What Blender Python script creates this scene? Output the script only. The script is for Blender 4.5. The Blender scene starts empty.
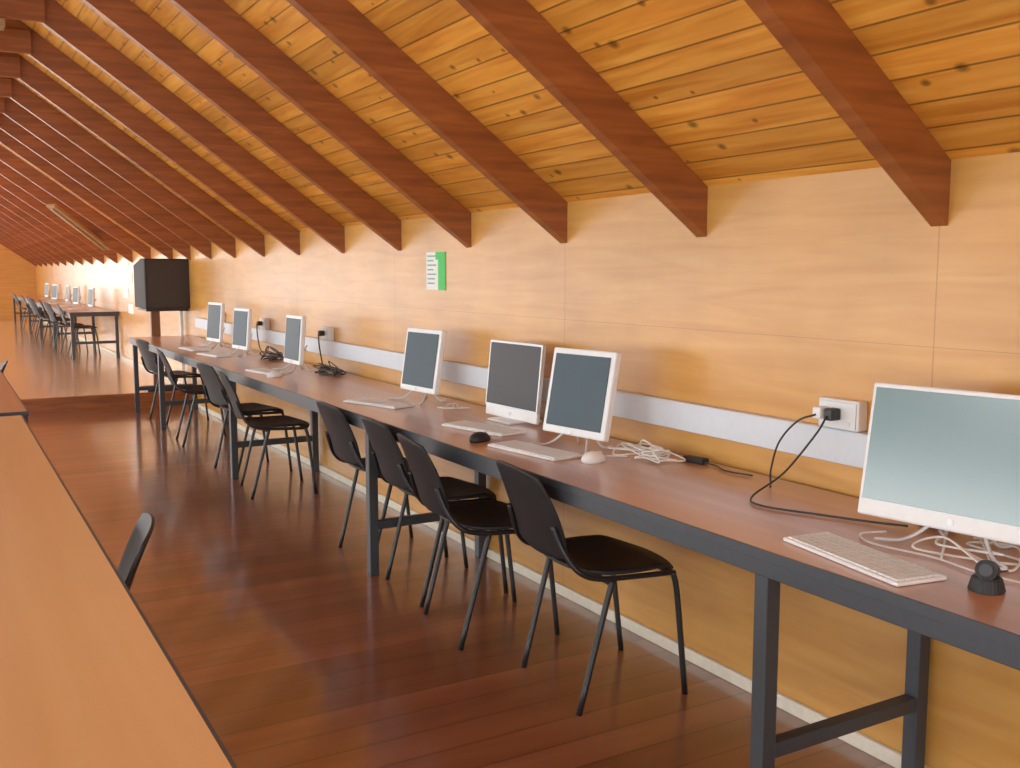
import bpy, bmesh, math, random
from mathutils import Vector, Matrix
random.seed(7)
scene = bpy.context.scene
COL = scene.collection
XW, XL = 2.30, -2.90          # right / left wall
YN, YF, YP = -3.2, 29.0, 10.75   # near wall, far wall, platform edge
ZW = 1.69                     # wall height
T = 0.72                      # roof slope
XC = (XW+XL)/2
ZR = ZW + T*(XW-XC)
ZPL = 0.15

# ------------------------------------------------------------ helpers
def S(r, g, b):
    f = lambda c: (c/255/12.92) if c/255 <= 0.04045 else ((c/255+0.055)/1.055)**2.4
    return (f(r), f(g), f(b), 1.0)

def new_mat(name):
    m = bpy.data.materials.new(name); m.use_nodes = True
    nt = m.node_tree
    b = nt.nodes["Principled BSDF"]
    return m, nt, b

def plain(name, col, rough=0.5, metal=0.0, noise=0.06, nscale=40, emit=None, estr=0, coat=0, spec=0.5):
    m, nt, b = new_mat(name)
    tc = nt.nodes.new("ShaderNodeTexCoord")
    n = nt.nodes.new("ShaderNodeTexNoise"); n.inputs["Scale"].default_value = nscale
    nt.links.new(tc.outputs["Object"], n.inputs["Vector"])
    r = nt.nodes.new("ShaderNodeValToRGB")
    r.color_ramp.elements[0].position = 0.3; r.color_ramp.elements[1].position = 0.7
    r.color_ramp.elements[0].color = tuple(c*(1-noise) for c in col[:3])+(1,)
    r.color_ramp.elements[1].color = tuple(min(1, c*(1+noise)) for c in col[:3])+(1,)
    nt.links.new(n.outputs["Fac"], r.inputs["Fac"])
    nt.links.new(r.outputs["Color"], b.inputs["Base Color"])
    b.inputs["Roughness"].default_value = rough
    b.inputs["Metallic"].default_value = metal
    b.inputs["Coat Weight"].default_value = coat
    b.inputs["Specular IOR Level"].default_value = spec
    if emit:
        b.inputs["Emission Color"].default_value = emit
        b.inputs["Emission Strength"].default_value = estr
    return m

def boards(name, across, along, width, cdark, cmid, clight, rough=0.4, groove=0.03, gdark=0.45,
           var=0.25, knots=0.0, ga=25, gl=1.2, seams=None, bump=0.15, coat=0.0, big=0.25, boardoff=0.0, crough=0.2, bigs=1.3):
    """wood: across/along are axis letters; width board width (0: none); seams: list of (axis, start, step)"""
    m, nt, b = new_mat(name)
    N, L = nt.nodes, nt.links
    def math_(op, a, bb=None, c=None):
        n = N.new("ShaderNodeMath"); n.operation = op
        for i, v in enumerate((a, bb, c)):
            if v is None: continue
            if isinstance(v, (int, float)): n.inputs[i].default_value = v
            else: L.new(v, n.inputs[i])
        return n.outputs[0]
    tc = N.new("ShaderNodeTexCoord")
    sx = N.new("ShaderNodeSeparateXYZ"); L.new(tc.outputs["Object"], sx.inputs[0])
    A, B = sx.outputs[across], sx.outputs[along]
    if width > 0:
        q = math_('DIVIDE', math_('ADD', A, 50+boardoff), width)
        bid = math_('FLOOR', q); fr = math_('FRACT', q)
        wn = N.new("ShaderNodeTexWhiteNoise"); wn.noise_dimensions = '1D'
        L.new(bid, wn.inputs["W"]); rnd = wn.outputs["Value"]
    else:
        bid = math_('MULTIPLY', A, 0.0); fr = None; rnd = None
    cv = N.new("ShaderNodeCombineXYZ")
    L.new(math_('MULTIPLY', A, ga), cv.inputs[0])
    L.new(math_('ADD', math_('MULTIPLY', B, gl), math_('MULTIPLY', bid, 7.31)), cv.inputs[1])
    L.new(math_('MULTIPLY', bid, 3.7), cv.inputs[2])
    n1 = N.new("ShaderNodeTexNoise"); n1.inputs["Scale"].default_value = 1.0
    n1.inputs["Detail"].default_value = 5; n1.inputs["Distortion"].default_value = 0.6
    L.new(cv.outputs[0], n1.inputs["Vector"])
    ramp = N.new("ShaderNodeValToRGB"); e = ramp.color_ramp.elements
    e[0].position = 0.28; e[0].color = cdark; e[1].position = 0.72; e[1].color = clight
    k = e.new(0.5); k.color = cmid
    L.new(n1.outputs["Fac"], ramp.inputs["Fac"])
    col = ramp.outputs["Color"]
    def mul(colr, fac_out):
        mx = N.new("ShaderNodeMix"); mx.data_type = 'RGBA'; mx.blend_type = 'MULTIPLY'
        mx.inputs[0].default_value = 1.0
        L.new(colr, mx.inputs[6])
        c = N.new("ShaderNodeCombineColor")
        for i in range(3): L.new(fac_out, c.inputs[i])
        L.new(c.outputs[0], mx.inputs[7]); return mx.outputs[2]
    n2 = N.new("ShaderNodeTexNoise"); n2.inputs["Scale"].default_value = bigs; n2.inputs["Detail"].default_value = 4
    L.new(tc.outputs["Object"], n2.inputs["Vector"])
    col = mul(col, math_('ADD', math_('MULTIPLY', n2.outputs["Fac"], big*2), 1-big))
    if rnd is not None:
        col = mul(col, math_('ADD', math_('MULTIPLY', rnd, var), 1-var/2))
    if knots > 0:
        cv2 = N.new("ShaderNodeCombineXYZ")
        L.new(math_('MULTIPLY', A, 10.0), cv2.inputs[0]); L.new(math_('MULTIPLY', B, 6.5), cv2.inputs[1])
        vo = N.new("ShaderNodeTexVoronoi"); vo.inputs["Scale"].default_value = 1.0
        vo.voronoi_dimensions = '2D'
        L.new(cv2.outputs[0], vo.inputs["Vector"])
        scl = N.new("ShaderNodeSeparateColor"); L.new(vo.outputs["Color"], scl.inputs[0])
        keep = math_('GREATER_THAN', scl.outputs[0], 0.55)
        size = math_('ADD', math_('MULTIPLY', scl.outputs[1], 0.09), 0.045)
        dd = math_('DIVIDE', vo.outputs["Distance"], size)
        mr = N.new("ShaderNodeMapRange"); mr.inputs[1].default_value = 0.5; mr.inputs[2].default_value = 1.4
        mr.inputs[3].default_value = knots; mr.inputs[4].default_value = 0.0
        L.new(dd, mr.inputs[0])
        col = mul(col, math_('SUBTRACT', 1.0, math_('MULTIPLY', mr.outputs[0], keep)))
    height = n1.outputs["Fac"]
    lines = []
    if fr is not None:
        d = math_('MINIMUM', fr, math_('SUBTRACT', 1.0, fr))
        lines.append(math_('GREATER_THAN', d, groove))
    for (ax, st, step, w) in (seams or []):
        q2 = math_('FRACT', math_('DIVIDE', math_('ADD', sx.outputs[ax], 50*step-st), step))
        d2 = math_('MULTIPLY', math_('MINIMUM', q2, math_('SUBTRACT', 1.0, q2)), step)
        lines.append(math_('GREATER_THAN', d2, w))
    hl = None
    for l in lines:
        col = mul(col, math_('ADD', math_('MULTIPLY', l, 1-gdark), gdark))
        hl = l if hl is None else math_('MULTIPLY', hl, l)
    L.new(col, b.inputs["Base Color"])
    b.inputs["Roughness"].default_value = rough
    b.inputs["Coat Weight"].default_value = coat; b.inputs["Coat Roughness"].default_value = crough
    bp = N.new("ShaderNodeBump"); bp.inputs["Strength"].default_value = bump; bp.inputs["Distance"].default_value = 0.004
    hh = math_('MULTIPLY', height, 0.4)
    if hl is not None: hh = math_('ADD', hh, hl)
    L.new(hh, bp.inputs["Height"]); L.new(bp.outputs[0], b.inputs["Normal"])
    return m

def bbox(bm, x0, x1, y0, y1, z0, z1, bev=0.0, seg=2, mi=0):
    r = bmesh.ops.create_cube(bm, size=1.0)
    vs = r["verts"]
    bmesh.ops.scale(bm, verts=vs, vec=(x1-x0, y1-y0, z1-z0))
    bmesh.ops.translate(bm, verts=vs, vec=((x0+x1)/2, (y0+y1)/2, (z0+z1)/2))
    fs = set(f for v in vs for f in v.link_faces)
    for f in fs: f.material_index = mi
    if bev > 0:
        es = list(set(e for v in vs for e in v.link_edges))
        rr = bmesh.ops.bevel(bm, geom=es, offset=bev, segments=seg, affect='EDGES', profile=0.5)
        for f in rr["faces"]: f.material_index = mi
    return vs

def catmull(pts, n=6):
    P = [Vector(p) for p in pts]
    P = [P[0]*2-P[1]] + P + [P[-1]*2-P[-2]]
    out = []
    for i in range(1, len(P)-2):
        for k in range(n):
            t = k/n
            a, b, c, d = P[i-1], P[i], P[i+1], P[i+2]
            out.append(0.5*((2*b)+(c-a)*t+(2*a-5*b+4*c-d)*t*t+(3*b-a-3*c+d)*t**3))
    out.append(P[-2]); return out

def tube(bm, pts, r=0.01, seg=8, smooth=0, mi=0):
    P = catmull(pts, smooth) if smooth else [Vector(p) for p in pts]
    rings = []; up = None
    for i, p in enumerate(P):
        t = (P[min(i+1, len(P)-1)]-P[max(i-1, 0)]).normalized()
        if up is None:
            up = Vector((0, 0, 1)) if abs(t.z) < 0.9 else Vector((1, 0, 0))
        up = (up - t*up.dot(t)).normalized()
        sd = t.cross(up)
        rings.append([bm.verts.new(p+(up*math.cos(a)+sd*math.sin(a))*r) for a in [2*math.pi*k/seg for k in range(seg)]])
    for a, b in zip(rings[:-1], rings[1:]):
        for k in range(seg):
            f = bm.faces.new((a[k], a[(k+1) % seg], b[(k+1) % seg], b[k])); f.smooth = True; f.material_index = mi
    f = bm.faces.new(rings[0][::-1]); f.material_index = mi
    f = bm.faces.new(rings[-1]); f.material_index = mi

def sheet(bm, nx, ny, fn):
    g = [[bm.verts.new(fn(-1+2*i/nx, -1+2*j/ny)) for j in range(ny+1)] for i in range(nx+1)]
    for i in range(nx):
        for j in range(ny):
            f = bm.faces.new((g[i][j], g[i+1][j], g[i+1][j+1], g[i][j+1])); f.smooth = True

def mk(name, bm, mats, parent=None, loc=(0, 0, 0), rotz=0.0, smooth=False):
    bmesh.ops.recalc_face_normals(bm, faces=bm.faces)
    me = bpy.data.meshes.new(name); bm.to_mesh(me); bm.free()
    if not isinstance(mats, (list, tuple)): mats = [mats]
    for m in mats: me.materials.append(m)
    if smooth:
        for p in me.polygons: p.use_smooth = True
    o = bpy.data.objects.new(name, me); COL.objects.link(o)
    o.location = loc; o.rotation_euler = (0, 0, rotz)
    if parent: o.parent = parent
    return o

def empty(name, loc=(0, 0, 0), rotz=0.0):
    o = bpy.data.objects.new(name, None); o.empty_display_size = 0.1
    COL.objects.link(o); o.location = loc; o.rotation_euler = (0, 0, rotz); return o

def tag(o, label, cat, group=None):
    o["label"] = label; o["category"] = cat
    if group: o["group"] = group
    return o

def struct(o): o["kind"] = "structure"; return o

def copy_thing(src, loc, rotz):
    o = src.copy(); COL.objects.link(o); o.location = loc; o.rotation_euler = (0, 0, rotz)
    for ch in list(src.children):
        c = ch.copy(); COL.objects.link(c); c.parent = o
        for g in list(ch.children):
            d = g.copy(); COL.objects.link(d); d.parent = c
    return o

# ------------------------------------------------------------ materials
M_ply = boards("plywood_varnished", "Z", "Y", 0, S(190, 130, 56), S(200, 142, 66), S(207, 152, 76), rough=0.32,
               ga=22, gl=1.8, seams=[("Y", 1.72, 1.8, 0.002), ("Z", 1.2, 40, 0.001)], gdark=0.6, bump=0.03, big=0.34, bigs=1.9)
M_plyX = boards("plywood_gable", "Z", "X", 0, S(190, 130, 56), S(200, 142, 66), S(207, 152, 76), rough=0.4,
                ga=22, gl=1.8, seams=[("X", 0, 1.2, 0.002)], gdark=0.7, bump=0.06, big=0.2)
M_ceil = boards("pine_ceiling_boards", "X", "Y", 0.072, S(184, 106, 30), S(210, 136, 46), S(226, 160, 66), rough=0.36,
                groove=0.036, gdark=0.34, var=0.42, knots=0.68, ga=34, gl=2.0, bump=0.5, big=0.3)
M_raft = boards("rafter_stained_wood", "Z", "X", 0, S(112, 56, 22), S(134, 69, 28), S(156, 86, 38), rough=0.40, ga=26, gl=2.5, big=0.3, bump=.3)
M_floor = boards("floor_boards_varnished", "Y", "X", 0.14, S(106, 56, 34), S(122, 67, 42), S(138, 80, 53), rough=0.28,
                 groove=0.022, gdark=0.42, var=0.5, ga=7, gl=.6, bump=0.05, coat=1.0, big=0.32, crough=0.12, bigs=.8)
M_plat = boards("platform_boards_glare", "Y", "X", 0.14, S(206, 162, 122), S(216, 174, 134), S(226, 186, 146), rough=0.26,  # pale tone: floor glare put into the board colour
                groove=0.02, gdark=0.8, var=0.12, ga=12, gl=1.2, bump=0.04, coat=1.0, crough=0.14)
M_top = boards("table_laminate_red", "X", "Y", 0, S(166, 114, 82), S(178, 125, 93), S(188, 135, 103), rough=0.28, ga=14, gl=0.8, bump=0.03, big=0.08, coat=0.7, crough=.25)
M_topL = boards("table_laminate_glare", "X", "Y", 0, S(212, 160, 104), S(220, 168, 112), S(226, 176, 122), rough=0.34, ga=10, gl=0.6, bump=0.03, big=0.08, coat=0.4)  # same laminate as the other tables, glare put into its colour
M_steel = plain("painted_steel_dark", S(52, 57, 64), 0.45, 0.2)
M_black = plain("black_tube_paint", S(34, 36, 40), 0.35, 0.3)
M_plas = plain("black_moulded_plastic", S(29, 30, 33), 0.5, spec=.25)
M_tv = plain("television_plastic", S(48, 45, 45), 0.6, spec=.2)
M_white = plain("white_plastic", S(230, 234, 238), 0.4, noise=0.02)
M_whk = plain("white_key_plastic", S(218, 225, 230), 0.5, noise=0.02)
M_grey = plain("grey_trunking_plastic", S(206, 216, 228), 0.45, noise=0.02)
M_silver = plain("silver_stand", S(200, 205, 210), 0.35, 0.3, noise=0.02)
M_base = plain("baseboard_paint", S(222, 214, 196), 0.5)
M_scr = plain("off_screen_reflection_tint", S(74, 90, 100), 0.4, noise=0.02, nscale=3, spec=.06)  # grey-blue of reflected daylight put into the base colour
M_scrN = plain("off_screen_reflection_pale", S(100, 134, 142), 0.22, noise=0.05, nscale=2, spec=.9)  # paler daylight reflection put into the base colour
M_scrD = plain("switched_off_screen_dark", S(70, 72, 76), 0.4, noise=0.02, nscale=3, spec=.1)
M_scrT = plain("television_screen", S(54, 52, 54), 0.35, noise=0.02, nscale=3, spec=.2)
M_cable = plain("black_cable", S(26, 26, 28), 0.5)
M_cablew = plain("white_cable", S(226, 226, 224), 0.5)
M_green = plain("green_paper", S(70, 200, 100), 0.7)
M_paper = plain("white_paper", S(238, 240, 236), 0.7, noise=0.02)
M_ink = plain("grey_green_ink", S(120, 170, 160), 0.7)
M_post = plain("brown_post_wood", S(110, 66, 40), 0.5)
M_glow = plain("added_window_glow", S(240, 245, 255), 0.5, emit=(0.93, 0.97, 0.95, 1), estr=9.2)  # emissive panes of the added, unseen windows
M_tube = plain("lamp_tube", S(170, 150, 120), 0.4)
M_batten = plain("lamp_housing_aged", S(150, 118, 84), 0.5)
M_frame = plain("added_window_frame_wood", S(150, 90, 50), 0.5)

# ------------------------------------------------------------ room shell
bm = bmesh.new(); bbox(bm, XL-.1, XW+.1, YN-.1, YP, -0.1, 0.0); o = struct(mk("floor", bm, M_floor))
bm = bmesh.new(); bbox(bm, XL-.1, XW+.1, YP, YF+.1, -0.1, ZPL, bev=0.004)
bbox(bm, XL, XW, YP-.012, YP+.03, ZPL-.03, ZPL+.004, bev=0.004, mi=1)
bbox(bm, XL, XW, YP-.006, YP+.0, 0.0, ZPL-.03, mi=1)
o = struct(mk("floor_platform", bm, [M_plat, M_raft])); o.name = "floor.001"
bm = bmesh.new(); bbox(bm, XW, XW+.1, YN, YF, -0.1, ZW+0.02); struct(mk("wall_right", bm, M_ply))
bm = bmesh.new(); bbox(bm, XL-.1, XL, YN, YF, -0.1, ZW+0.02); struct(mk("wall_left", bm, M_ply))
def gable(name, y0, y1):
    bm = bmesh.new()
    prof = [(XL-.1, -.1), (XW+.1, -.1), (XW+.1, ZW), (XC, ZR+.06), (XL-.1, ZW)]
    a = [bm.verts.new((x, y0, z)) for x, z in prof]; b = [bm.verts.new((x, y1, z)) for x, z in prof]
    bm.faces.new(a); bm.faces.new(b[::-1])
    for i in range(5):
        bm.faces.new((a[i], a[(i+1) % 5], b[(i+1) % 5], b[i]))
    struct(mk(name, bm, M_plyX))
gable("wall_far", YF, YF+.1); gable("wall_near", YN-.1, YN)
def slope(name, xa, za, xb, zb):
    bm = bmesh.new()
    v = [bm.verts.new(p) for p in [(xa, YN, za), (xb, YN, zb), (xb, YF, zb), (xa, YF, za),
                                   (xa, YN, za+.06), (xb, YN, zb+.06), (xb, YF, zb+.06), (xa, YF, za+.06)]]
    for f in [(0, 1, 2, 3), (4, 7, 6, 5), (0, 4, 5, 1), (1, 5, 6, 2), (2, 6, 7, 3), (3, 7, 4, 0)]:
        bm.faces.new([v[i] for i in f])
    struct(mk(name, bm, M_ceil))
slope("ceiling", XW+.1, ZW-.1*T, XC, ZR)
slope("ceiling.001", XL-.1, ZW-.1*T, XC, ZR)
bm = bmesh.new(); bbox(bm, XW-.018, XW, YN, YP-.02, 0, 0.045, bev=0.004); struct(mk("baseboard_right", bm, M_base))
bm = bmesh.new(); bbox(bm, XW-.018, XW, YP, YF, ZPL, ZPL+0.045, bev=0.004); struct(mk("baseboard_platform", bm, M_base))

# windows (left side + skylights + gables), unseen, glowing panes added to light the room
wn = 1
def added_wall_window(y0, y1, z0, z1):
    global wn
    bm = bmesh.new()
    bbox(bm, XL, XL+.012, y0, y1, z0, z1, mi=1)
    for (a, b, c, d) in [(y0-.05, y0+.01, z0-.05, z1+.05), (y1-.01, y1+.05, z0-.05, z1+.05),
                         (y0, y1, z0-.05, z0+.01), (y0, y1, z1-.01, z1+.05), ((y0+y1)/2-.02, (y0+y1)/2+.02, z0, z1)]:
        bbox(bm, XL, XL+.05, a, b, c, d)
    struct(mk("added_window_%d" % wn, bm, [M_frame, M_glow])); wn += 1
def added_skylight(y0, y1, xa, xb):
    global wn
    bm = bmesh.new()
    z = lambda x: ZW + T*(x-XL)
    def slab(xa, xb, ya, yb, d0, d1, mi):
        v = [bm.verts.new(p) for p in [(xa, ya, z(xa)-d0), (xb, ya, z(xb)-d0), (xb, yb, z(xb)-d0), (xa, yb, z(xa)-d0),
                                       (xa, ya, z(xa)-d1), (xb, ya, z(xb)-d1), (xb, yb, z(xb)-d1), (xa, yb, z(xa)-d1)]]
        for f in [(0, 1, 2, 3), (4, 7, 6, 5), (0, 4, 5, 1), (1, 5, 6, 2), (2, 6, 7, 3), (3, 7, 4, 0)]:
            bm.faces.new([v[i] for i in f]).material_index = mi
    slab(xa, xb, y0, y1, 0, .01, 1)
    slab(xa-.04, xa, y0-.04, y1+.04, 0, .03, 0); slab(xb, xb+.04, y0-.04, y1+.04, 0, .03, 0)
    slab(xa, xb, y0-.04, y0, 0, .03, 0); slab(xa, xb, y1, y1+.04, 0, .03, 0)
    struct(mk("added_window_%d" % wn, bm, [M_frame, M_glow])); wn += 1
R0, RS = 1.72, 0.89
for k in range(-3, 9):
    added_wall_window(R0+RS*3*k+.15, R0+RS*3*k+2.2, 0.6, 1.5)
RY = [1.72, 2.66, 3.53, 4.39, 5.24, 6.14, 7.05]
while RY[-1]+RS < 12: RY.append(RY[-1]+RS)
while RY[-1]+1.3 < YF-.1: RY.append(RY[-1]+1.3)
for k in [0, 4, 7] + list(range(9, len(RY)-1, 2)):
    added_skylight(RY[k]+.08, RY[k+1]-.08, -2.3, -1.3)
bm = bmesh.new()
bbox(bm, -1.6, 1.2, YN, YN+.012, 0.9, 1.9, mi=1)  # unseen pane added behind the camera for screen reflections
for a, b, c, d in [(-1.66, -1.6, .84, 1.96), (1.2, 1.26, .84, 1.96), (-1.6, 1.2, .84, .9), (-1.6, 1.2, 1.9, 1.96), (-.22, -.18, .9, 1.9)]:
    bbox(bm, a, b, YN, YN+.05, c, d)
struct(mk("added_window_%d" % wn, bm, [M_frame, M_glow])); wn += 1
bm = bmesh.new()
bbox(bm, -2.2, .2, YF-.012, YF, 0.7, 2.0, mi=1)  # unseen pane in the far gable, added for floor glare
for a, b, c, d in [(-2.26, -2.2, .64, 2.06), (.2, .26, .64, 2.06), (-2.2, .2, .64, .7), (-2.2, .2, 2.0, 2.06), (-1.02, -.98, .7, 2.0)]:
    bbox(bm, a, b, YF-.05, YF, c, d)
struct(mk("added_window_%d" % wn, bm, [M_frame, M_glow]))

# ------------------------------------------------------------ rafters
RT, RD = 0.052, 0.170
def rafter_mesh():
    bm = bmesh.new()
    for s in (1, -1):
        xa = XW if s > 0 else XL
        pts = [(xa, ZW-.002), (XC, ZR-.002), (XC, ZR-RD), (xa, ZW-RD)]
        a = [bm.verts.new((x, -RT/2, z)) for x, z in pts]; b = [bm.verts.new((x, RT/2, z)) for x, z in pts]
        bm.faces.new(a); bm.faces.new(b[::-1])
        for i in range(4): bm.faces.new((a[i], a[(i+1) % 4], b[(i+1) % 4], b[i]))
    return bm
proto = mk("roof_rafter", rafter_mesh(), M_raft, loc=(0, R0-RS, 0))
bm = bmesh.new(); bbox(bm, XC-.90, XC+.90, -RT/2-.03, -RT/2, 2.75, 2.89, bev=0.004)
mk("collar_tie", bm, M_raft, parent=proto)
tag(proto, "dark brown stained timber rafter under the sloping pine ceiling", "rafter", "sloping roof rafters")
for y in RY:
    copy_thing(proto, (0, y, 0), 0)

# ------------------------------------------------------------ tables
def table(name, x0, x1, y0, y1, zf, legys, mtop, label, inset=0.02, H=.75):
    e = empty(name, ((x0+x1)/2, (y0+y1)/2, zf)); cx, cy = (x0+x1)/2, (y0+y1)/2
    hx, hy = (x1-x0)/2, (y1-y0)/2
    bm = bmesh.new(); bbox(bm, -hx+.007, hx-.007, -hy+.007, hy-.007, H-.022, H)
    mk("tabletop", bm, mtop, e)
    bm = bmesh.new()
    for a, b in [(-hx, -hx+.007), (hx-.007, hx)]: bbox(bm, a, b, -hy, hy, H-.024, H, bev=.001)
    for a, b in [(-hy, -hy+.007), (hy-.007, hy)]: bbox(bm, -hx+.007, hx-.007, a, b, H-.024, H, bev=.001)
    mk("edge_strip", bm, M_steel, e)
    bm = bmesh.new()
    for a, b in [(-hx+.005, -hx+.045), (hx-.045, hx-.005)]:
        bbox(bm, a, b, -hy+.005, hy-.005, H-.066, H-.024, bev=0.003)
    for y in [l-cy for l in legys] + [-hy+.03, hy-.03]:
        bbox(bm, -hx+.045, hx-.045, y-.02, y+.02, H-.064, H-.024, bev=0.002)
    mk("apron", bm, M_steel, e)
    for ly in legys:
        y = ly-cy
        for xx in (-hx+inset+.02, hx-.023):
            bm = bmesh.new(); bbox(bm, xx-.022, xx+.022, y-.022, y+.022, 0.0, H-.064, bev=0.003)
            mk("leg", bm, M_steel, e)
        bm = bmesh.new(); bbox(bm, -hx+inset+.04, hx-.044, y-.018, y+.018, .215, .255, bev=0.003)
        mk("stretcher", bm, M_steel, e)
    tag(e, label, "table"); return e
table("long_table", 1.65, XW-.02, -0.8, 10.5, 0, [-.7, 1.69, 4.20, 6.67, 9.12, 10.42], M_top,
      "long reddish-brown laminate table on dark steel frame along the wall")
table("work_table", -.36, .31, .7, 5.0, 0, [.8, 2.9, 4.9], M_topL, "laminate table lightened for glare, with dark steel edge")
table("work_table", -.33, .345, 5.12, 7.5, 0, [5.25, 7.4], M_top, "reddish-brown laminate table beyond the lightened table")
HP = .68
table("long_table", 1.62, XW-.02, 15.3, 27.5, ZPL, [15.4, 17.9, 20.4, 22.9, 25.4, 27.4], M_top,
      "long laminate table on dark steel legs on the raised platform", H=HP)

# ------------------------------------------------------------ chairs
def build_chair(loc, rotz):
    e = empty("office_chair", loc, rotz)      # faces +X
    def seatf(u, v):
        k = .32
        x = .200*u*math.sqrt(1-k*v*v)+.01; y = .215*v*math.sqrt(1-k*u*u)
        z = .455 - .012*(1-v*v)*(1-u*u) - .028*max(0, u-.55)**1.5*3 + .02*max(0, -u-.6)
        return (x, y, z)
    bm = bmesh.new(); sheet(bm, 14, 14, seatf); s = mk("seat", bm, M_plas, e)
    md = s.modifiers.new("thick", 'SOLIDIFY'); md.thickness = .014; md.offset = -1
    md = s.modifiers.new("bev", 'BEVEL'); md.width = .004; md.segments = 2
    def backf(u, v):
        k = .22
        y = .190*v*math.sqrt(1-k*u*u)*(1-.04*u); h = .150*u*math.sqrt(1-k*v*v)
        z = .635+h
        x = -.282 - .36*h - .35*h*h + .6*y*y
        return (x, y, z)
    bm = bmesh.new(); sheet(bm, 14, 14, backf); s = mk("backrest", bm, M_plas, e)
    md = s.modifiers.new("thick", 'SOLIDIFY'); md.thickness = .010; md.offset = 0
    md = s.modifiers.new("bev", 'BEVEL'); md.width = .003; md.segments = 2
    r = .0105
    for sy in (-1, 1):
        y = .214*sy
        bm = bmesh.new(); tube(bm, [(.205, y*.98, 0.0), (.165, y, .34), (.145, y, .43)], r, 8, 5); mk("leg", bm, M_black, e)
        bm = bmesh.new(); tube(bm, [(-.195, y*.98, 0.0), (-.105, y, .34), (-.08, y, .43)], r, 8, 5); mk("leg", bm, M_black, e)
    bm = bmesh.new()
    for sy in (-1, 1):
        y = .214*sy
        tube(bm, [(.15, y, .425), (.0, y, .43), (-.12, y, .437), (-.185, y*.99, .458), (-.225, y*.92, .50), (-.252, y*.82, .56), (-.268, y*.78, .61)], r*.9, 8, 5)
    tube(bm, [(.14, -.214, .425), (.14, .214, .425)], .009, 8)
    tube(bm, [(-.09, -.214, .42), (-.09, .214, .42)], .009, 8)
    mk("frame", bm, M_black, e)
    return e
CH = "black plastic stacking chair with black tube legs by the table"
R = math.radians
ch0 = build_chair((1.91, 2.685, 0), R(-6)); tag(ch0, CH, "chair", "black stacking chairs")
spots = [(1.84, 3.36, -7), (1.90, 3.88, -3), (1.91, 4.50, 0), (1.84, 6.20, -6), (1.88, 6.93, 6), (1.86, 8.30, -5), (1.93, 9.65, 10)]
for x, y, a in spots:
    copy_thing(ch0, (x, y, 0), R(a))
for x, y, a in [(.10, 2.60, 170), (.06, 7.72, 178)]:
    c = copy_thing(ch0, (x, y, 0), R(a)); c["label"] = "black plastic stacking chair pushed in under a middle table"
for x, y, a in [(1.86, 16.0, 0), (1.78, 16.95, 9), (1.84, 18.6, -6), (1.76, 19.7, 12), (1.84, 21.4, 0), (1.82, 22.3, 0), (1.8, 24.4, 4)]:
    c = copy_thing(ch0, (x, y, ZPL), R(a)); c["label"] = "black plastic stacking chair on the raised platform"

# ------------------------------------------------------------ computers
def monitor(loc, yaw, W, H, chin, bez, clear, tilt, scr, bezm, label, stand="wire", logo=True):
    e = empty("desktop_computer", loc, R(yaw))  # screen faces -X
    D = .03 if stand == "wire" else .018
    rot = Matrix.Rotation(R(tilt), 4, 'Y')
    off = Matrix.Translation((0, 0, clear))
    def fin(o):
        o.data.transform(off @ rot); return o
    bm = bmesh.new(); bbox(bm, 0, D, -W/2, W/2, 0, H, bev=.006, seg=3)
    bbox(bm, D-.004, D+.02, -W*.32, W*.32, H*.12, H*.7, bev=.01)
    fin(mk("housing", bm, M_white, e))
    if bezm:
        bm = bmesh.new(); bbox(bm, -.003, .015, -W/2-.001, W/2+.001, chin, H+.001, bev=.001)
        fin(mk("bezel", bm, bezm, e))
    bm = bmesh.new(); bbox(bm, -.0045, .002, -W/2+bez, W/2-bez, chin+(bez if bezm else 0), H-bez, bev=.0008)
    fin(mk("screen", bm, scr, e))
    if logo:
        bm = bmesh.new(); r = bmesh.ops.create_cone(bm, cap_ends=True, segments=20, radius1=.008, radius2=.008, depth=.002)
        bmesh.ops.rotate(bm, verts=r["verts"], matrix=Matrix.Rotation(R(90), 3, 'Y'))
        bmesh.ops.translate(bm, verts=r["verts"], vec=(-.001, -.0 if bezm else W*.02, chin*.5))
        fin(mk("emblem", bm, M_silver, e))
    bm = bmesh.new()
    if stand == "wire":
        for s in (-1, 1):
            tube(bm, [(D+.012+.06, s*.03, clear+.12), (.04, s*.05, clear+.03), (-.02, s*.10, .012), (-.075, s*.155, .008)], .0046, 8, 6)
            tube(bm, [(.05, s*.03, clear+.06), (.09, s*.06, .012), (.12, s*.09, .008)], .0046, 8, 5)
        tube(bm, [(D+.055, -.04, clear+.09), (D+.055, .04, clear+.09)], .008, 8)
    else:
        bbox(bm, -.06, .11, -.09, .09, 0, .012, bev=.005)
        bbox(bm, .045, .065, -.03, .03, .01, clear+.14, bev=.005)
    mk("stand", bm, M_silver if stand == "wire" else M_white, e)
    tag(e, label, "computer"); return e
ZT = .75
monitor((2.035, 1.445, ZT), 10, .50, .335, .042, .012, .043, 10, M_scrN, None, "white all-in-one computer with pale blue-grey blank screen on wire stand")
monitor((2.00, 3.01, ZT), 9, .335, .322, .028, .022, .05, 11, M_scr, None, "small white all-in-one computer beside a heap of white cables")
monitor((2.14, 3.71, ZT), 3, .41, .335, .045, .008, .012, 6, M_scrD, M_silver, "white all-in-one computer with dark screen and thick chin", "plate")
monitor((2.07, 4.53, ZT), 6, .34, .32, .028, .022, .05, 9, M_scr, None, "small white all-in-one computer behind a thin white keyboard")
monitor((2.00, 6.35, ZT), 1, .32, .32, .028, .022, .05, 5, M_scr, None, "small white all-in-one computer next to tangled black cables")
monitor((2.03, 7.76, ZT), 6, .32, .32, .028, .022, .05, 5, M_scr, None, "small white all-in-one computer turned toward the room")
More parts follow.
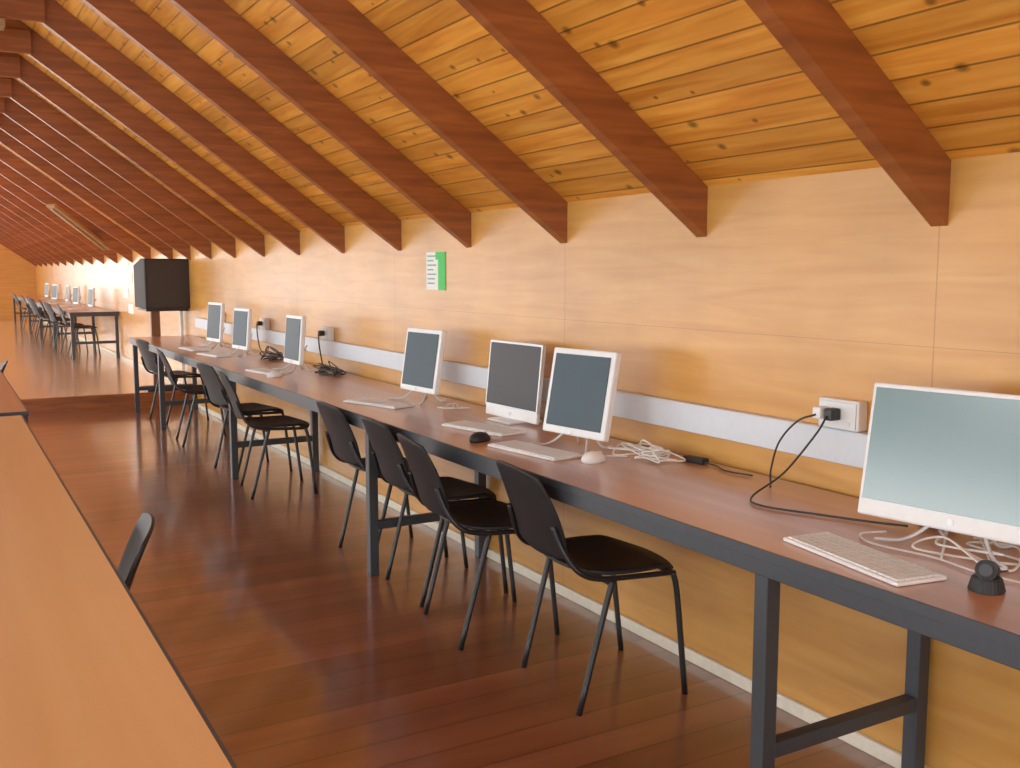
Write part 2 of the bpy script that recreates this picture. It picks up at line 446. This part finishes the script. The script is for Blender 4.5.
monitor((2.06, 8.74, ZT), 6, .34, .34, .028, .022, .05, 5, M_scr, None, "small white all-in-one computer near the end of the table")
for i, (x, y, a) in enumerate(((2.04, 16.5, 4), (2.0, 18.0, 8), (2.06, 19.8, 2), (2.0, 21.4, 12), (2.05, 23.6, 6))):
    m = monitor((x, y, HP+ZPL), a, .32, .29, .03, .02, .04, 5, M_scr, None, "small white computer on the platform table", logo=False)
    m["group"] = "computers on the platform table"

def keyboard(loc, yaw, L=.385, D=.135):
    e = empty("keyboard", loc, R(yaw))
    bm = bmesh.new(); bbox(bm, -D/2, D/2, -L/2, L/2, .001, .010, bev=.003)
    mk("case", bm, M_white, e)
    bm = bmesh.new()
    nx, ny = 6, 18; px, py = (D-.016)/nx, (L-.016)/ny
    for i in range(nx):
        for j in range(ny):
            if i == 0 and 5 <= j <= 9: continue
            x = -D/2+.008+px*(i+.5); y = -L/2+.008+py*(j+.5)
            bbox(bm, x-px*.42, x+px*.42, y-py*.42, y+py*.42, .009, .0135)
        if i == 0:
            x = -D/2+.008+px*.5
            bbox(bm, x-px*.42, x+px*.42, -L/2+.008+py*5.08, -L/2+.008+py*9.92, .009, .0135)
    k = mk("keys", bm, M_whk, e); k["kind"] = "stuff"
    tag(e, "thin white computer keyboard lying flat on the table", "keyboard", "white keyboards"); return e
kb = keyboard((1.785, 1.502, ZT), -9)
for x, y, a in [(1.85, 3.03, 8), (1.93, 3.57, 12), (1.86, 4.52, 18), (1.83, 6.33, 8), (1.86, 7.85, 10), (1.85, 8.55, 5)]:
    copy_thing(kb, (x, y, ZT), R(a))
for y in (16.5, 18.0, 19.8):
    copy_thing(kb, (1.82, y, HP+ZPL), 0)

def mouse(loc, yaw, mat, label, cab=None):
    e = empty("computer_mouse", loc, R(yaw))
    bm = bmesh.new(); r = bmesh.ops.create_uvsphere(bm, u_segments=20, v_segments=12, radius=1)
    for v in r["verts"]:
        x, y, z = v.co
        z = max(z, -.25)
        v.co = (x*.052, y*.031*(1-.12*x), (z+.25)*.03*(1-.15*x))
    mk("body", bm, mat, e, smooth=True)
    bm = bmesh.new(); r = bmesh.ops.create_cone(bm, cap_ends=True, segments=14, radius1=.009, radius2=.009, depth=.006)
    bmesh.ops.rotate(bm, verts=r["verts"], matrix=Matrix.Rotation(R(90), 3, 'X'))
    bmesh.ops.translate(bm, verts=r["verts"], vec=(.028, 0, .026)); mk("scroll_wheel", bm, M_grey, e)
    if cab:
        bm = bmesh.new(); tube(bm, cab, .0018, 6, 6); mk("cord", bm, mat, e)
    tag(e, label, "mouse"); return e
mouse((1.79, 3.33, ZT), 20, M_plas, "black computer mouse near the table edge", [(.05, 0, .008), (.10, .03, .004)])
mouse((1.93, 2.765, ZT), 10, M_white, "white computer mouse beside a white keyboard", [(.05, 0, .008), (.10, .03, .004), (.15, -.02, .004)])
mouse((1.80, 6.05, ZT), 10, M_white, "white computer mouse by a thin keyboard")
# desk webcam: flared foot with a stubby tilted barrel
e = empty("webcam", (1.835, 1.22, ZT), R(205))
bm = bmesh.new(); r = bmesh.ops.create_cone(bm, cap_ends=True, segments=28, radius1=.037, radius2=.029, depth=.030)
bmesh.ops.bevel(bm, geom=list(bm.edges), offset=.003, segments=2, affect='EDGES')
bmesh.ops.translate(bm, verts=list(bm.verts), vec=(0, 0, .015)); mk("foot", bm, M_plas, e)
bm = bmesh.new(); tube(bm, [(-.022, 0, .036), (-.018, 0, .037), (.014, 0, .046), (.018, 0, .047)], .0215, 20); mk("barrel", bm, M_plas, e)
bm = bmesh.new(); tube(bm, [(.017, 0, .0465), (.022, 0, .048)], .013, 18); mk("lens", bm, M_steel, e)
bm = bmesh.new(); tube(bm, [(-.02, 0, .036), (-.06, .01, .03), (-.10, -.02, .006), (-.16, .02, .005)], .002, 6, 6); mk("cord", bm, M_cable, e)
tag(e, "small black webcam with round foot beside the keyboard", "webcam")

# ------------------------------------------------------------ trunking, sockets, cables
bm = bmesh.new(); bbox(bm, XW-.04, XW-.001, -.8, 10.3, .842, .942, bev=.004)
bbox(bm, XW-.043, XW-.039, -.8, 10.3, .846, .938)
tag(mk("cable_trunking", bm, M_grey), "pale grey plastic cable trunking along the plywood wall", "cable trunking")
def outlet(y, z=.985, plugs=1):
    e = empty("power_outlet", (XW, y, z))
    bm = bmesh.new(); bbox(bm, -.04, 0, -.075, .075, -.042, .046, bev=.006); mk("box", bm, M_white, e)
    bm = bmesh.new(); bbox(bm, -.044, -.039, -.068, .068, -.036, .04, bev=.002)
    for s in (-1, 1):
        bbox(bm, -.046, -.043, s*.036-.012, s*.036+.012, -.028, -.018)
    mk("faceplate", bm, M_whk, e)
    for k in range(plugs):
        yy = [.0, .042][k]
        bm = bmesh.new(); bbox(bm, -.085, -.044, yy-.016, yy+.016, -.014, .022, bev=.006)
        mk("plug", bm, M_cable if k == 0 else M_white, e)
    tag(e, "white surface-mounted double power outlet on the trunking", "power outlet", "wall power outlets"); return e
outlet(2.0, plugs=2); outlet(6.42); outlet(7.9); outlet(9.3)
def cable(name, pts, r, mat, label, sm=8):
    bm = bmesh.new(); tube(bm, pts, r, 8, sm)
    o = mk(name, bm, mat); return tag(o, label, "cable")
cable("power_cable", [(2.215, 2.0, .985), (2.18, 2.01, .93), (2.10, 2.05, .82), (1.99, 2.06, .762), (1.95, 1.98, .756), (2.01, 1.83, .756), (2.06, 1.72, .756), (2.10, 1.62, .76)],
      .0032, M_cable, "black power cable looping from the outlet to the computer")
cable("power_cable", [(2.215, 2.042, .985), (2.19, 2.09, .96), (2.18, 2.15, .89), (2.19, 2.19, .80), (2.19, 2.19, .757), (2.15, 2.15, .755)],
      .0032, M_cable, "black power cable hanging from the wall outlet")
def heap(name, cx, cy, z, rx, ry, n, r, mat, label, h=.035):
    pts = []
    for i in range(n):
        a = random.uniform(0, 6.283); q = math.sqrt(random.uniform(.05, 1))
        x, y = rx*q*math.cos(a), ry*q*math.sin(a)
        pts.append((min(cx+x, XW-.055), cy+y, z+r+.001+random.uniform(0, h)*(1.1-q)))
    cable(name, pts, r, mat, label)
heap("cable_bundle", 2.14, 2.75, ZT, .10, .19, 34, .0028, M_cablew, "tangled heap of white cables on the table", .08)
heap("cable_bundle", 2.14, 6.04, ZT, .10, .22, 30, .0042, M_cable, "tangled black cables beside the small computer", .12)
heap("cable_bundle", 2.14, 7.32, ZT, .10, .26, 30, .0045, M_cable, "tangled black cables near the outlet", .13)
heap("cable_bundle", 2.12, 4.22, ZT, .08, .10, 9, .003, M_cablew, "loose white cables beside the computer")
heap("cable_bundle", 2.05, 1.38, ZT, .12, .22, 14, .0028, M_cablew, "loose white cables under the big monitor", .03)
cable("usb_cable", [(2.02, 1.62, .757), (1.95, 1.64, .755), (1.90, 1.56, .757), (1.93, 1.42, .755), (1.91, 1.30, .757), (1.93, 1.2, .755)], .0025, M_cablew, "thin white cable running past the keyboard")
cable("power_cable", [(2.215, 6.42, .985), (2.2, 6.36, .9), (2.18, 6.25, .8), (2.16, 6.15, .77)], .005, M_cable, "black power cable dropping from outlet to table")
cable("power_cable", [(2.215, 7.9, .985), (2.2, 7.84, .9), (2.18, 7.7, .8), (2.16, 7.5, .77)], .005, M_cable, "black power cable dropping from outlet to table")
def adapter(x, y, a):
    bm = bmesh.new(); bbox(bm, -.02, .02, -.045, .045, 0, .02, bev=.006)
    tag(mk("power_adapter", bm, M_plas, loc=(x, y, ZT), rotz=R(a)), "black power adapter brick lying on the table", "power adapter")
adapter(2.225, 2.58, 10); adapter(2.19, 1.60, 30)
cable("power_cable", [(2.22, 2.53, .759), (2.23, 2.48, .755), (2.20, 2.40, .755), (2.22, 2.30, .755)], .003, M_cable, "short black cable from the power adapter")

# ------------------------------------------------------------ posters
e = empty("wall_poster", (XW, 4.765, 1.405))
bm = bmesh.new(); bbox(bm, -.003, 0, -.03, .115, -.1, .1); mk("sheet", bm, M_paper, e)
bm = bmesh.new(); bbox(bm, -.0045, 0, -.115, -.03, -.1, .1); bbox(bm, -.0046, -.003, -.03, .0, .06, .1); mk("band", bm, M_green, e)
bm = bmesh.new()
for i in range(7):
    bbox(bm, -.0042, -.003, .10-random.uniform(.07, .11), .10, .075-.024*i, .083-.024*i)
mk("print", bm, M_ink, e)
tag(e, "white and green printed notice pinned to plywood wall", "poster")
for y, z, w, h in [(14.6, 1.54, .42, .14), (14.35, 1.32, .42, .14), (14.7, 1.11, .42, .14), (14.35, .90, .40, .13)]:
    bm = bmesh.new(); bbox(bm, XW-.006, XW, y-w/2, y+w/2, z-h/2, z+h/2)
    tag(mk("paper_notice", bm, M_paper), "small white paper notice on the plywood wall", "notice", "paper notices")

# ------------------------------------------------------------ television on stand
e = empty("television_stand", (2.06, 10.98, ZPL))
bm = bmesh.new(); bbox(bm, -.11, -.02, -.035, .035, .02, .85, bev=.004); mk("post", bm, M_post, e)
bm = bmesh.new(); bbox(bm, .19, .22, -.02, .02, .02, .85, bev=.004); mk("pole", bm, M_white, e)
bm = bmesh.new(); bbox(bm, -.2, .225, -.18, .22, 0, .03, bev=.005); mk("base", bm, M_black, e)
bm = bmesh.new(); bbox(bm, -.20, .225, -.28, .20, .845, .868, bev=.004); mk("shelf", bm, M_black, e)
tag(e, "tall stand with brown post holding an old television", "television stand")
e = empty("television", (2.07, 10.86, ZPL+.868), R(8))
bm = bmesh.new(); bbox(bm, -.255, .215, -.2, -.04, 0, .52, bev=.012)
a = [bm.verts.new(p) for p in [(-.25, -.05, .01), (.18, -.05, .01), (.18, -.05, .51), (-.25, -.05, .51)]]
b = [bm.verts.new(p) for p in [(-.245, .18, .02), (.10, .18, .02), (.10, .18, .45), (-.245, .18, .45)]]
bm.faces.new(a); bm.faces.new(b[::-1])
for i in range(4): bm.faces.new((a[i], a[(i+1) % 4], b[(i+1) % 4], b[i]))
mk("housing", bm, M_tv, e)
bm = bmesh.new()
sheet(bm, 10, 10, lambda u, v: (.215*u-.02, -.203-.010*(1-.5*u*u-.5*v*v), .262+.238*v)); mk("screen", bm, M_scrT, e)
tag(e, "old black box television on a tall stand", "television")

# ------------------------------------------------------------ lamp and ceiling strip
def batten(p0, p1, label):
    e = empty("ceiling_batten", p0); d = Vector(p1)-Vector(p0); L = d.length
    e.rotation_euler = d.to_track_quat('X', 'Z').to_euler()
    bm = bmesh.new(); bbox(bm, 0, L, -.07, .07, .0, .04, bev=.006); mk("housing", bm, M_batten, e)
    bm = bmesh.new(); tube(bm, [(.04, 0, -.016), (L-.04, 0, -.016)], .014, 10); mk("tube", bm, M_tube, e)
    tag(e, label, "ceiling lamp")
batten((.40, 6.12, 2.70), (-.8, 6.12, 2.70), "white fluorescent batten lamp under a collar tie")
def zr(x): return ZW+T*(XW-x)-RD-.05
batten((1.28, 13.6, zr(1.28)), (2.0, 14.2, zr(2.0)), "dull brownish strip hung under the rafters")  # strip added in place of a paler patch between the rafters

w = bpy.data.worlds.new("World"); scene.world = w; w.use_nodes = True
w.node_tree.nodes["Background"].inputs[0].default_value = (.8, .85, 1, 1); w.node_tree.nodes["Background"].inputs[1].default_value = .6

scene.view_settings.view_transform = 'Standard'
scene.view_settings.gamma = 1.17
scene.view_settings.exposure = -0.06

cam = bpy.data.cameras.new("Camera"); co = bpy.data.objects.new("Camera", cam); COL.objects.link(co)
cam.sensor_width = 36; cam.lens = 990/1020*36; cam.clip_start = .05; cam.clip_end = 100
co.location = (0, 0, 1.40); co.rotation_euler = (R(90-6.455), 0, R(-30))
scene.camera = co
